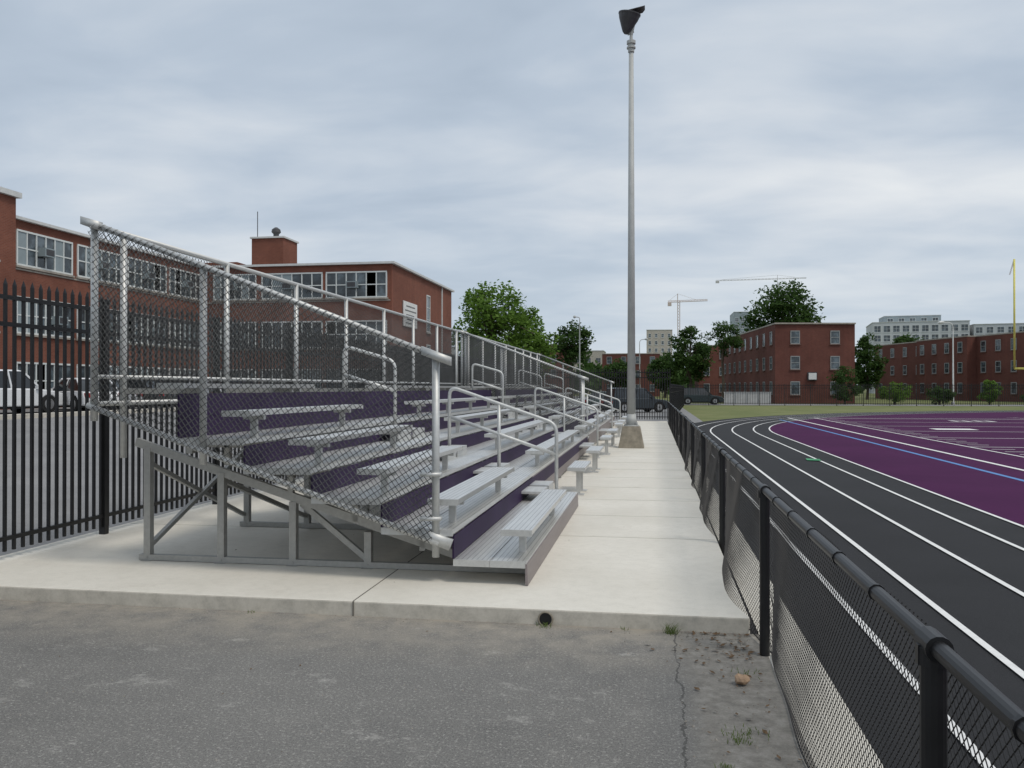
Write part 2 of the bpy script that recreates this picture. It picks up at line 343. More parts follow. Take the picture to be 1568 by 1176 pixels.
# ------------------------------------------------------------------ bleachers
DX,DZ=.61,.24
def bleacher(Y0,Y1,aisles,row1,front_end):
    e=E('aluminium_bleacher')
    X=lambda k:-1.10-DX*k
    Z=lambda k:.54+DZ*k
    segs=[];y=Y0
    for a in aisles: segs.append((y+.06,a-1.3 if a<12 else a-.75)); y=a+(1.2 if a<12 else .75)
    segs.append((y,Y1-.06))
    seat=MB(); cap=MB(); br=MB()
    def plank(y0,y1,x,z,w,t=.042):
        seat.box(x-w/2,x+w/2,y0,y1,z-.012,z); seat.box(x-w/2,x-w/2+.012,y0,y1,z-t,z-.012); seat.box(x+w/2-.012,x+w/2,y0,y1,z-t,z-.012)
        seat.box(x-.006,x+.006,y0,y1,z-t,z-.012)
        for ya,yb in ((y0-.004,y0+.02),(y1-.02,y1+.004)): cap.box(x-w/2-.004,x+w/2+.004,ya,yb,z-t-.006,z+.003)
    for k in range(6):
        ss=segs if k else row1
        for (a,b) in ss:
            plank(a,b,X(k),Z(k),.25)
            n=max(1,int((b-a)/1.8))
            for i in range(n+1):
                yy=a+.35+(b-a-.7)*i/n
                zb=Z(k)-.24 if (k>0 or yy<front_end) else .11
                br.box(X(k)-.10,X(k)+.10,yy-.02,yy+.02,Z(k)-.085,Z(k)-.045)
                br.box(X(k)-.03,X(k)+.03,yy-.018,yy+.018,zb,Z(k)-.085)
                if zb<.2: br.box(X(k)-.09,X(k)+.09,yy-.09,yy+.09,.11,.122)
    ris=MB()
    for k in range(5):
        y1=front_end if k==0 else Y1
        zf=Z(k)-DZ; xf=X(k)+.10; xb=xf-DX
        if k==0 and front_end<=Y0: continue
        for j in range(2):
            w=(DX-.02)/2; xc=xf-.005-w/2-j*(w+.008)
            seat.box(xc-w/2,xc+w/2,Y0,y1,zf-.04,zf)
            for ya,yb in ((Y0-.006,Y0+.015),(y1-.015,y1+.006)): cap.box(xc-w/2-.003,xc+w/2+.003,ya,yb,zf-.05,zf+.003)
        ris.box(xb-.012,xb+.004,Y0+.03,Y1-.03,zf+.003,zf+DZ-.055)
    xb=X(4)+.10-DX
    ris.box(xb-.012,xb+.004,Y0+.03,Y1-.03,Z(4)-.06,Z(5)-.09)
    if front_end>Y0:
        fa=MB(); fa.hexa([(-1.012,Y0-.01,.115),(-.99,Y0-.01,.115),(-.99,front_end,.115),(-1.012,front_end,.115),(-1.012,Y0-.01,.285),(-.996,Y0-.01,.285),(-.996,front_end,.285),(-1.012,front_end,.285)]); fa.obj('front_fascia',M['fascia'],e)
    fx=MB()
    if front_end<Y1: fx.box(-1.63,-1.61,max(front_end,Y0),Y1,.15,.50); fx.obj('recess_fascia',M['fascia'],e)
    seat.obj('planks',M['seat'],e); cap.obj('end_caps',M['plate'],e); br.obj('seat_brackets',M['plate'],e); ris.obj('risers',M['riser'],e)
    st=MB()
    for a in aisles:
        for k in range(1,5):
            zf=Z(k)-DZ; x=X(k)+.10
            for s0,s1 in ((-.62,-.06),(.06,.62)):
                st.box(x,x+.26,a+s0,a+s1,zf-DZ/2-.03,zf-DZ/2); st.box(x+.245,x+.262,a+s0,a+s1,zf-DZ+.002,zf-DZ/2-.03)
    st.obj('aisle_steps',M['plate'],e)
    fr=MB(); n=int((Y1-Y0-.9)/1.83); stp=(Y1-Y0-.9)/n
    for i in range(n+1):
        yy=Y0+.45+stp*i
        fr.box(-4.68,-1.05 if yy<front_end else -1.6,yy-.03,yy+.03,.115,.165)
        for xx,zt in ((-4.6,1.15),(-3.87,.93),(-3.18,.68),(-2.48,.43)):
            fr.box(xx-.032,xx+.032,yy-.032,yy+.032,.165,zt)
            fr.box(xx-.05,xx+.05,yy-.06,yy+.06,.112,.1145)
            fr.tube((xx,yy-.038,.14),(xx,yy-.028,.14),.011,n=6)
        fr.bar((-4.72,yy,1.2),(-1.62,yy,.155+.08),.05,.075)
        for k in range(5):
            zf=Z(k)-DZ
            if k==0 and yy>front_end: continue
            fr.box(X(k)+.10-DX,X(k)+.09,yy-.025,yy+.025,zf-.10,zf-.045)
            if k: fr.box(X(k)-.30,X(k)-.25,yy-.025,yy+.025,zf-.26,zf-.045)
        fr.box(X(5)-.06,X(5)+.0,yy-.03,yy+.03,1.1,Z(5)-.05); fr.bar((X(5)+.1,yy,Z(5)-.07),(-4.86,yy,Z(5)-.07),.05,.05)
        fr.bar((-3.12,yy+.045,.66),(-2.52,yy+.045,.19),.045,.05)
        if i<n and i%2==0:
            fr.bar((-4.6,yy+.04,.25),(-4.6,yy+stp-.04,1.0),.04,.04); fr.bar((-4.62,yy+.04,1.0),(-4.62,yy+stp-.04,.25),.04,.04)
            fr.bar((-3.87,yy+.04,.85),(-3.87,yy+stp-.04,.25),.04,.04)
    fr.obj('support_frames',M['frame'],e)
    gu=MB(); wi=MB(); ti=MB(); zt=lambda x:1.96+(-1.75-x)*.382; zb=lambda x:.44+(-1.75-x)*.354
    for ye,sg in ((Y0-.03,-1),(Y1+.03,1)):
        gu.sweep([(-1.70,ye,zt(-1.70)),(-4.86,ye,zt(-4.86))],.025,12)
        gu.tube((-1.72,ye,zb(-1.72)),(-4.88,ye,zb(-4.88)),.026,n=12)
        for x in (-1.75,-3.80,-4.83): gu.tube((x,ye+.02,zb(x)-.12),(x,ye+.02,zt(x)+.005),.031,n=14)
        gu.bar((-1.62,ye+.01,zb(-1.62)+.03),(-1.9,ye+.01,zb(-1.9)+.03),.05,.09)
        gu.hexa([(-1.62,ye-.035,1.88),(-1.62,ye+.035,1.88),(-1.86,ye+.035,1.97),(-1.86,ye-.035,1.97),(-1.62,ye-.035,1.95),(-1.62,ye+.035,1.95),(-1.86,ye+.035,2.04),(-1.86,ye-.035,2.04)])
        gu.hexa([(-4.76,ye-.035,3.07),(-4.76,ye+.035,3.07),(-4.93,ye+.035,3.13),(-4.93,ye-.035,3.13),(-4.76,ye-.035,3.15),(-4.76,ye+.035,3.15),(-4.93,ye+.035,3.2),(-4.93,ye-.035,3.2)])
        for zz in (.62,.98): gu.box(-1.87,-1.70,ye-.035,ye+.035,zz,zz+.03)
        L=3.05
        chain(wi,lambda a,b,o,ye=ye:Vector((-1.77-a,ye-.03+o,.43+.354*a+b*(1+.0186*a))),L,1.54,.06,.0032,3,4)
        x=-1.85
        while x>-4.8:
            for zf_ in (zt,zb):
                p=Vector((x,ye,zf_(x))); q=Vector((x-.007,ye,zf_(x-.007)+.006)); ti.tube(p,q,.029,n=8)
            x-=.06
    nb=max(2,round((Y1-Y0)/2.05))
    for i in range(nb+1):
        yy=Y0+.45+(Y1-Y0-.9)*i/nb; gu.tube((-4.86,yy,1.05),(-4.86,yy,3.13),.031,n=12)
    for zz,r in ((3.13,.026),(1.56,.024),(1.80,.02)): gu.tube((-4.86,Y0,zz),(-4.86,Y1,zz),r,n=10)
    gu.obj('guard_rails',M['galv'],e,smooth=True); ti.obj('mesh_ties',M['tie'],e)
    chain(wi,lambda a,b,o:Vector((-4.90+o,Y0+a,1.58+b)),Y1-Y0,1.54,.06,.003,1,4)
    wi.obj('guard_mesh',M['wire'],e)
    h=MB()
    for a in aisles:
        zf=.31 if a<front_end else .12
        h.sweep(fillet([(-2.67,a,.78),(-2.67,a,1.72),(-1.24,a,1.23),(-1.24,a,zf)],.13),.024,12)
        h.tube((-2.67,a,1.32),(-1.24,a,.83),.024,n=12)
        h.sweep(fillet([(-4.14,a,1.27),(-4.14,a,2.27),(-3.42,a,2.06),(-3.42,a,1.02)],.12),.024,12)
        h.tube((-4.14,a,1.88),(-3.42,a,1.66),.024,n=12)
        for x,z in ((-2.67,.785),(-4.14,1.265),(-3.42,1.03),(-1.24,zf)): h.tube((x,a,z),(x,a,z+.015),.06,n=12)
        h.tube((-2.0,a,.55),(-2.0,a,1.48),.024,n=12)
    h.obj('hand_rails',M['galv'],e,smooth=True)
    return e
bleacher(6.75,21.2,[11.0,19.3],[(6.83,9.65),(12.3,13.5),(15.7,17.0),(19.9,21.0)],11.4)
bleacher(21.7,36.2,[26.2,32.6],[(23.0,24.4),(27.3,28.6),(29.6,31.2),(33.6,35.4)],21.7)
# ------------------------------------------------------------------ flood light pole
e=E('floodlight_pole'); px,py=-.57,22.9
g=MB(); g.hexa([(px-.34,py-.34,.1),(px+.34,py-.34,.1),(px+.34,py+.34,.1),(px-.34,py+.34,.1),(px-.23,py-.23,.68),(px+.23,py-.23,.68),(px+.23,py+.23,.68),(px-.23,py+.23,.68)]); g.obj('concrete_base',M['rust'],e,bevel=.02)
g=MB(); g.box(px-.2,px+.2,py-.2,py+.2,.68,.71)
for a in (-.15,.15):
    for b in (-.15,.15): g.tube((px+a,py+b,.71),(px+a,py+b,.78),.02,n=6)
g.tube((px,py,.7),(px,py,1.0),.16,.115,n=16); g.tube((px,py,.95),(px,py,10.7),.112,.062,n=20); g.obj('mast',M['pole'],e,smooth=True)
g=MB(); g.tube((px,py,10.68),(px,py,10.95),.085,n=14); g.tube((px,py,10.9),(px,py,10.98),.12,n=14); g.tube((px,py,10.78),(px,py,10.82),.12,n=14); g.tube((px,py,10.9),(px,py,11.2),.05,.04,n=10)
g.sweep([(px,py,11.15),(px+.06,py-.02,11.35),(px+.17,py-.05,11.72)],[.05,.035,.03],8); g.tube((px-.1,py,11.18),(px+.06,py,11.25),.05,n=8); g.obj('bracket',M['pole'],e)
g=MB(); ax=Vector((.20,-.10,1)).normalized(); base=Vector((px-.14,py-.05,11.16))
prof=[(0,.05),(.05,.10),(.14,.145),(.26,.20),(.38,.255),(.48,.285),(.50,.30),(.53,.30)]
g.sweep([base+ax*t for t,r in prof],[r for t,r in prof],22,True); g.obj('reflector_housing',M['lampdark'],e)
g=MB(); c=base+ax*.54; g.hexa([c+Vector(p) for p in ((-.2,-.22,-.06),(.34,-.20,.07),(.34,.2,.07),(-.2,.22,-.06),(-.2,-.22,-.03),(.40,-.14,.12),(.40,.14,.12),(-.2,.22,-.03))]); g.obj('visor',M['lampdark'],e)
# ------------------------------------------------------------------ buildings
class Wall:
    def __init__(s,p0,p1):
        s.p0=Vector((*p0,0)); d=Vector((*p1,0))-s.p0; s.L=d.length; s.t=d/s.L; s.n=Vector((s.t.y,-s.t.x,0))
    def box(s,mb,s0,s1,z0,z1,d0,d1):
        P=lambda a,z,d:s.p0+s.t*a+s.n*d+Vector((0,0,z))
        mb.hexa([P(s0,z0,d1),P(s1,z0,d1),P(s1,z0,d0),P(s0,z0,d0),P(s0,z1,d1),P(s1,z1,d1),P(s1,z1,d0),P(s0,z1,d0)])
def window(w,gl,fr,si,s0,s1,z0,z1,nx,ny,f=.06,lint=False,pn=None,panels=()):
    w.box(gl,s0,s1,z0,z1,-.1,.012)
    w.box(fr,s0-.03,s1+.03,z1-.04,z1+.05,.004,.07); w.box(fr,s0-.03,s1+.03,z0-.05,z0+.04,.004,.07)
    for i in range(nx+1):
        x=s0+(s1-s0)*i/nx; ff=f if i in (0,nx) else f*.75
        w.box(fr,x-ff/2,x+ff/2,z0+.04,z1-.04,.004,.06)
    for j in range(1,ny):
        z=z0+(z1-z0)*j/ny; w.box(fr,s0+.03,s1-.03,z-f*.35,z+f*.35,.005,.052)
    w.box(si,s0-.12,s1+.12,z0-.15,z0-.05,.004,.12)
    if lint: w.box(si,s0-.15,s1+.15,z1+.05,z1+.2,.004,.03)
    for i in panels:
        a=s0+(s1-s0)*i/nx; b=s0+(s1-s0)*(i+1)/nx; w.box(pn,a+.04,b-.04,z0+.05,z1-.05,.012,.03)
def ac_unit(w,fr,dk,s,z): w.box(fr,s-.35,s+.35,z,z+.42,.02,.45); w.box(dk,s-.28,s+.28,z+.06,z+.36,.45,.46)
sch=E('brick_school_building'); H=9.75
wal=MB();gl=MB();fr=MB();si=MB();pn=MB();tr=MB();ro=MB();dk=MB()
wal.box(-44,-30,35.6,75,0,H); wal.box(-29.99,-16.7,53,69.5,0,H-.004); wal.box(-44,-29.6,18,35.59,0,10.65)
for a in ((-44.1,-29.78,35.5,75,H,H+.14),(-29.77,-16.48,52.78,69.7,H,H+.14),(-44.2,-29.4,17.8,35.75,10.65,10.9)): tr.box(*a)
for a in ((-43.8,-30.1,35.8,74.8,H+.14,H+.18),(-29.6,-16.8,53.1,69.4,H+.14,H+.18)): ro.box(*a)
wl=Wall((-30,35.6),(-30,53))
fw=Wall((-30,53),(-16.7,53))
sw=Wall((-16.7,53),(-16.7,69.5))
nw=Wall((-29.6,18),(-29.6,35.6))
for w,starts in ((wl,(.5,4.85,9.2,13.5)),(fw,(.9,4.35,8.85)),(nw,(3,8,12.5))):
    for si_,s0 in enumerate(starts):
        wd=3.9
        if w is fw: wd=(3.0,4.2,4.1)[si_]
        for fl_,(z0,z1) in enumerate(((7.62,9.25),(4.35,6.05),(1.2,2.9))):
            window(w,gl,fr,si,s0,min(s0+wd,w.L-.2),z0,z1,6,2,.09,False,pn,((si_*2+fl_)%5,(si_*3+fl_*2+4)%6) )
        if random.random()<.8: ac_unit(w,pn,dk,s0+wd*.45,8.2)
        if random.random()<.6: ac_unit(w,pn,dk,s0+wd*.7,4.9)
for w in (wl,fw): w.box(si,.2,w.L-.1,7.36,7.44,.004,.05)
window(sw,gl,fr,si,8.5,9.4,5.9,8.6,1,3); window(sw,gl,fr,si,8.5,9.4,2.2,4.9,1,3); sw.box(tr,13,13.12,0,9.7,.01,.1)
wal.box(-28.4,-26.0,57,59.4,H,12.4); tr.box(-28.5,-25.9,56.9,59.5,12.4,12.52); wal.box(-31.5,-29,56,58,H,10.6)
g=MB(); g.tube((-28.1,57.3,12.5),(-28.1,57.3,14.4),.03); g.tube((-27,58,12.5),(-27,58,12.9),.2,.2,12); g.sweep([(-27,58,12.85),(-27,58,13.0),(-27,58,13.2),(-27,58,13.35)],[.2,.34,.3,.1],12); g.obj('roof_vents',M['lampdark'],sch)
for m,n,k in ((wal,'walls','brick'),(gl,'window_glass','glass'),(fr,'window_frames','wframe'),(si,'sills','sill'),(pn,'panels','panel'),(tr,'roof_trim','trim'),(ro,'roof','roof'),(dk,'grilles','lampdark')): m.obj(n,M[k],sch)
e=E('wall_sign'); g=MB(); g.box(-16.66,-16.58,55.3,58.6,5.9,7.6); g.obj('board',M['wpaint'],e,bevel=.01)
g=MB()
for z,a,b in ((7.25,55.9,58.0),(6.95,55.6,58.3),(6.65,55.9,57.8),(6.35,56.1,57.5),(6.1,55.8,58.1)):
    y=a
    while y<b: l=random.uniform(.1,.25); g.box(-16.58,-16.57,y,min(b,y+l),z,z+.09); y+=l+.08
g.obj('lettering',M['lampdark'],e)
def housing(name,foot,H,mat='brick2',faces=None,sp=3.2,fl=3,ww=.95,wh=1.35,z0=0,trim='trim',first=1.0,step=2.75,lint=False,frm='wframe2',sil='sill2'):
    e=E(name); wal=MB();gl=MB();fr=MB();si=MB();tr=MB()
    wal.prism(foot,z0-.5,H); cx=sum(p[0] for p in foot)/len(foot); cy=sum(p[1] for p in foot)/len(foot)
    big=[(cx+(x-cx)*1.012,cy+(y-cy)*1.012) for x,y in foot]; tr.prism(big,H+.002,H+.16)
    n=len(foot)
    for i in range(n):
        if faces is not None and i not in faces: continue
        w=Wall(foot[i],foot[(i+1)%n]); spi=faces[i] if isinstance(faces,dict) and faces[i] else sp
        c=max(1,int(w.L/spi))
        for k in range(c):
            s=(k+.5)*w.L/c
            for f in range(fl):
                z=z0+first+f*step
                window(w,gl,fr,si,s-ww/2,s+ww/2,z,z+wh,2 if ww>1.2 else 1,2,.08,lint)
    for m,nm,k in ((wal,'walls',mat),(gl,'window_glass','glass'),(fr,'window_frames',frm),(si,'sills',sil),(tr,'roof_trim',trim)): m.obj(nm,M[k],e)
    return e
housing('brick_apartment_building',[(13.05,95.4),(21.6,96.9),(19.3,129),(10.1,127)],8.6,faces={0:4.2,3:3.2},trim='sill')
housing('brick_apartment_building',[(7.4,143),(12.6,144),(12.6,156),(7.4,156)],8.6,faces={0:2.4},trim='sill')
housing('brick_apartment_building',[(35.9,147),(39.5,133.2),(38.2,132.8),(41.2,121.3),(42.5,121.7),(48.5,99),(62,102),(50,150)],8.5,faces={0:2.9,2:2.8,4:2.9,1:0,5:4},trim='sill')
housing('brick_apartment_building',[(-24,158),(-16.6,159),(-16.6,170),(-24,170)],9.7,faces={0:3},trim='sill')
housing('brick_apartment_building',[(-10,170),(1.3,170),(1.3,182),(-10,182)],8.4,faces={0:2.6},fl=3,trim='sill')
P=dict(frm='wframe',sil='pale')
housing('beige_office_building',[(-2.4,324),(7.2,325),(7.2,345),(-2.4,345)],23.5,'beige',{0:2.2},fl=8,first=1.5,**P)
housing('glass_office_building',[(33,361),(40,361),(40,380),(33,380)],33,'panel',{0:1.8},fl=11,first=1.5,ww=1.4,wh=1.6,**P)
housing('pale_apartment_building',[(67,277),(93.5,273),(97,295),(70,298)],21.8,'pale',{0:2.6},fl=7,first=1.4,step=2.9,ww=1.9,wh=2.0,**P)
housing('pale_apartment_building',[(72,283),(88,281),(90,292),(73,294)],24.2,'panel',{0:3.0},fl=8,first=1.4,step=2.9,ww=1.6,wh=1.8,**P)
housing('pale_apartment_building',[(94.5,272.5),(125,267),(128,290),(97.5,294)],20.6,'pale',{0:2.8},fl=7,first=1.2,step=2.8,ww=1.8,wh=1.8,**P)
housing('grey_office_building',[(103,232),(140,226),(144,250),(106,252)],19.5,'panel',{0:3.0},fl=6,first=1.2,step=3.1,ww=2.4,wh=1.6,**P)
for i,(x,y,w,h) in enumerate(((-45,260,30,13),(-8,240,10,11),(12,300,18,14),(45,330,16,17),(150,300,40,19),(-90,240,30,14))):
    housing('distant_building',[(x,y),(x+w,y),(x+w,y+14),(x,y+14)],h,('beige','brick2','pale')[i%3],{0:3},fl=int(h/3),first=1.2,ww=1.4)
e=E('low_site_wall'); g=MB(); g.box(7.6,12.4,94.0,94.15,-.1,1.2); g.obj('panels',M['wgrey'],e); g=MB()
for i in range(5): g.box(7.6+i*1.2-.04,7.6+i*1.2+.04,93.94,93.998,-.1,1.25)
g.box(7.5,12.5,93.95,94.2,1.202,1.27); g.obj('posts_and_cap',M['pole'],e)
e=E('notice_board'); g=MB(); g.box(16.6,17.4,95.7,95.85,2.6,3.3); g.obj('board',M['wpaint'],e); g=MB(); g.box(16.5,17.5,95.86,96.1,2.5,3.4); g.obj('frame',M['lampdark'],e)
def crane(x,y,zm,j0,j1,zj,mat,k=1):
    e=E('tower_crane'); g=MB()
    def truss(a,b,w,n,r):
        a=Vector(a);b=Vector(b);d=(b-a).normalized(); u=Vector((0,0,1)) if abs(d.z)<.5 else Vector((1,0,0)); s=d.cross(u).normalized()
        cs=[s*w/2,-s*w/2,u*w*.9]
        for c in cs: g.tube(a+c,b+c,r,n=4)
        for i in range(n):
            p=a+(b-a)*i/n;q=a+(b-a)*(i+1)/n
            for k in range(3): g.tube(p+cs[k],q+cs[(k+1)%3],r*.6,n=3)
    truss((x,y,0),(x,y,zm),2.0*k,30,.24*k); truss((x+j0,y,zj),(x+j1,y,zj+.8),1.4*k,26,.18*k)
    g.tube((x,y,zm),(x,y,zm+6),.3*k,n=4); g.tube((x,y,zm+6),(x+j1*.6,y,zj+2),.1,n=3); g.tube((x,y,zm+6),(x+j0*.9,y,zj+1),.1,n=3); g.box(x+j0,x+j0+3,y-1,y+1,zj-3*k,zj)
    g.obj('lattice',mat and M[mat],e)
crane(20,710,73,-8,24,72,'crane'); crane(106,760,93,-52,24,95,'crane2',.6)
def streetlamp(x,y,h,mat,arm):
    e=E('street_lamp'); g=MB(); g.tube((x,y,-.05),(x,y,h-.6),.09,.055,n=10); g.tube((x,y,0),(x,y,.25),.16,n=10)
    g.sweep(fillet([(x,y,h-.6),(x,y,h),(x+arm,y,h+.05)],.5 if abs(arm)>.6 else .2),.045,8); g.obj('pole',M[mat],e)
    g=MB(); g.sweep([(x+arm*.8,y,h+.05),(x+arm,y,h+.06),(x+arm*1.25,y,h+.04),(x+arm*1.45,y,h)],[.06,.14,.17,.05],8); g.obj('lantern',M[mat],e)
streetlamp(30,92.2,8.3,'wpaint',-1.0); streetlamp(-8.1,95,9.6,'pole',-.5); streetlamp(-14.3,110,7.8,'pole',.5); streetlamp(-2,130,9,'pole',.9)
e=E('football_goal_post'); g=MB(); gx=25.2; gy=65
g.sweep(fillet([(gx+2.82,gy+2,0),(gx+2.82,gy+2,2.2),(gx+2.82,gy,2.6),(gx+2.82,gy,3.05)],.2),.09,12); g.tube((gx,gy,3.05),(gx+5.64,gy,3.05),.085,n=10)
for x in (gx,gx+5.64): g.tube((x,gy,3.05),(x,gy,10.8),.065,n=10)
g.obj('frame',M['yellow'],e,smooth=True)
g=MB(); g.bar((gx-.02,gy,10.7),(gx-.3,gy,9.7),.02,.09); g.obj('wind_ribbon',M['wpaint'],e)
# ------------------------------------------------------------------ cars
def car(name,loc,rz,c,suv=False):
    e=E(name,loc,rz); hb=.86 if not suv else .98; hr=1.43 if not suv else 1.72
    paint=simple('car_paint',c,.25,.1,.04,2,.6)
    L=2.25; wr=.33 if not suv else .36; xs=(-1.35,1.38)
    prof=[(-L,.35),(-L-.03,.6),(-L+.08,hb-.02),(-1.5,hb+.03),(.9,hb),(1.75,hb-.1),(L-.08,hb-.22),(L,.55),(L-.05,.28)]
    for cx in (xs[1],xs[0]):
        for k in range(9):
            a=math.pi*k/8; prof.append((cx+(wr+.07)*math.cos(a),.28+ (wr+.09)*math.sin(a)))
    prof.append((-L+.05,.28))
    g=MB(); n=len(prof)
    W=.89
    for y in (-W,W):
        b=len(g.v); g.v+=[(x,y,z) for x,z in prof]; f=tuple(range(b,b+n)); g.f.append(f if y>0 else f[::-1])
    for i in range(n):
        j=(i+1)%n; g.f.append((i,j,n+j,n+i))
    g.obj('body',paint,e,bevel=.05,smooth=False)
    if suv: bt=[(-2.05,.78),(1.1,.80)]; tp=[(-1.85,.62),(.35,.64)]
    else: bt=[(-1.85,.78),(1.15,.80)]; tp=[(-1.05,.60),(.35,.62)]
    g=MB(); g.hexa([(bt[0][0],-.8,hb-.05),(bt[1][0],-.8,hb-.05),(bt[1][0],.8,hb-.05),(bt[0][0],.8,hb-.05),(tp[0][0],-.62,hr-.05),(tp[1][0],-.62,hr-.05),(tp[1][0],.62,hr-.05),(tp[0][0],.62,hr-.05)]); g.obj('glasshouse',M['carglass'],e)
    g=MB(); g.hexa([(tp[0][0]-.06,-.64,hr-.06),(tp[1][0]+.05,-.64,hr-.06),(tp[1][0]+.05,.64,hr-.06),(tp[0][0]-.06,.64,hr-.06),(tp[0][0]+.1,-.55,hr),(tp[1][0]-.15,-.55,hr),(tp[1][0]-.15,.55,hr),(tp[0][0]+.1,.55,hr)])
    for s in (-1,1):
        for a,b in ((bt[0][0],tp[0][0]),(bt[1][0],tp[1][0])): g.bar((a,s*.81,hb-.05),(b,s*.63,hr-.04),.06,.07)
        g.bar((-.25,s*.815,hb-.05),(-.3,s*.64,hr-.04),.08,.03)
        if suv: g.bar((-1.25,s*.815,hb-.05),(-1.22,s*.64,hr-.04),.12,.03)
        g.box(.75,.9,s*.92-.07,s*.92+.07,hb-.02,hb+.12)
    g.obj('roof_and_pillars',paint,e)
    g=MB(); h=MB()
    for cx in xs:
        for s in (-1,1):
            g.tube((cx,s*.70,wr),(cx,s*.90,wr),wr,n=20); h.tube((cx,s*.88,wr),(cx,s*.91,wr),wr*.62,n=14)
            g.tube((cx,s*.90,wr),(cx,s*.913,wr),wr*.2,n=8)
    g.box(-2,2,-.8,.8,.2,.4)
    g.obj('tyres',M['rubber'],e); h.obj('rims',M['rim'],e)
    g=MB()
    for s in (-1,1): g.box(-L-.045,-L+.1,s*.7-.15,s*.7+.15,.62,.8)
    g.obj('tail_lights',M['red'],e)
    g=MB()
    for s in (-1,1): g.box(L-.15,L+.015,s*.66-.17,s*.66+.17,.55,.68)
    g.obj('head_lights',M['wpaint'],e)
cz=.69
car('parked_car',(-25.2,29.6,cz),R(80),(.75,.76,.77),True)
car('parked_car',(-24.2,32.9,cz),R(150),(.72,.72,.73))
car('parked_car',(-25.8,35.6,cz),R(172),(.40,.41,.43))
car('parked_car',(-25.5,38.4,cz),R(175),(.05,.055,.06))
car('parked_car',(-25.5,41.6,cz),R(172),(.25,.26,.28),True)
car('parked_car',(-25.5,45,cz),R(176),(.65,.66,.68))
car('parked_car',(-25.5,48.4,cz),R(176),(.03,.05,.10))
car('parked_car',(4.8,89.5,-.01),R(4),(.03,.045,.05),True)
car('parked_car',(-1.2,60,-.01),R(30),(.04,.05,.06),True)
car('parked_car',(-3.6,66,-.01),R(70),(.06,.10,.09))
car('parked_car',(-2.4,74,-.01),R(90),(.3,.3,.31))
# ------------------------------------------------------------------ trees
def tree(name,x,y,H,r,mat,seed,leaf=.3,dens=1.0,z0=0,low=.3):
    rn=random.Random(seed); e=E(name,(x,y,z0)); t=MB(); l=MB()
    cz=H*(low+(1-low)/2); rz=H*(1-low)/2
    t.sweep([(0,0,-.3),(.05*r,0,H*.2),(0,.05*r,H*.45),(.05*r,0,H*.75)],[r*.085,r*.065,r*.05,r*.02],8)
    cl=[]
    nc=int(60*dens)
    for i in range(nc):
        while True:
            v=Vector((rn.uniform(-1,1),rn.uniform(-1,1),rn.uniform(-1,1)))
            if .3<v.length<1: break
        k=1+.10*math.sin(3*math.atan2(v.y,v.x)+seed)+rn.uniform(-.12,.1)
        wz=1-.18*max(0,v.z)
        c=Vector((v.x*r*k*wz*.84,v.y*r*k*wz*.84,cz+v.z*rz*.84)); cl.append(c)
    for c in cl[::4]:
        s=Vector((0,0,H*rn.uniform(.25,.6))); t.sweep([s,s.lerp(c,.5)+Vector((0,0,.06*H)),c],[r*.035,r*.022,r*.008],5)
    for c in cl:
        cr=r*rn.uniform(.2,.34); m=int(85*rn.uniform(.7,1.2))
        for j in range(m):
            v=Vector((rn.gauss(0,1),rn.gauss(0,1),rn.gauss(0,1))).normalized()*cr*rn.uniform(.45,1.08); v.z*=.75
            p=c+v; a=Vector((rn.gauss(0,1),rn.gauss(0,1),rn.gauss(0,.5))).normalized(); b=a.cross(Vector((rn.gauss(0,.6),rn.gauss(0,.6),rn.gauss(0,1.3)))).normalized()
            s=leaf*rn.uniform(.5,1.1); l.poly([p-a*s*.6,p-b*s*.35,p+a*s*.6,p+b*s*.35])
    t.obj('trunk',M['bark'],e); l.obj('crown',M[mat],e)
tree('deciduous_tree',-16.0,84,13.0,4.7,'leafA',1,.42,2.0,low=.1)
tree('deciduous_tree',-13.2,90,10.8,3.3,'leafA',2,.4,1.2,low=.1)
tree('deciduous_tree',-11.4,119.8,11.7,3.4,'leafB',3,.45,1.0,low=.35)
tree('deciduous_tree',4.9,117.5,10.8,3.4,'leafB',4,.42,1.2,low=.15)
tree('deciduous_tree',8.0,102,10.2,2.5,'leafB',5,.3,.6,low=.45)
tree('deciduous_tree',25.8,176.6,24.5,7.4,'leafB',6,.75,1.7,low=.3)
tree('deciduous_tree',31.1,131.9,10,2.8,'leafB',7,.45,1,low=.1)
tree('deciduous_tree',19.6,92.6,4.2,1.7,'leafB',8,.22,.8,low=.0)
tree('deciduous_tree',2.0,150,8,3.5,'leafB',9,.5,1,low=.1)
tree('deciduous_tree',-6,150,7.5,3.2,'leafB',10,.5,1,low=.1)
tree('deciduous_tree',45,160,12,4.5,'leafB',11,.6,1,low=.1)
for i in range(7):
    x=24+i*4.6+random.uniform(-1,1); tree('shrub',x,91.5+random.uniform(-1,1),random.uniform(1.8,2.9),random.uniform(1.0,1.8),'leafB' if i%2 else 'leafA',20+i,.22,.5,low=0)
rn=random.Random(5); l=MB()
for i in range(130):
    x=rn.uniform(-120,190); y=rn.uniform(205,225); h=rn.uniform(5,9.5); r=rn.uniform(3,6)
    for j in range(130):
        v=Vector((rn.gauss(0,1),rn.gauss(0,1),rn.gauss(0,1))).normalized()*rn.uniform(.6,1.05)
        p=Vector((x+v.x*r,y+v.y*r,h*.5+v.z*h*.5)); a=Vector((rn.gauss(0,1),rn.gauss(0,1),rn.gauss(0,1))).normalized(); b=a.cross(Vector((rn.gauss(0,1),1,.3))).normalized(); s=rn.uniform(.6,1.2)
        l.poly([p-a*s,p-b*s*.6,p+a*s,p+b*s*.6])
l.obj('distant_trees',M['leafB'])
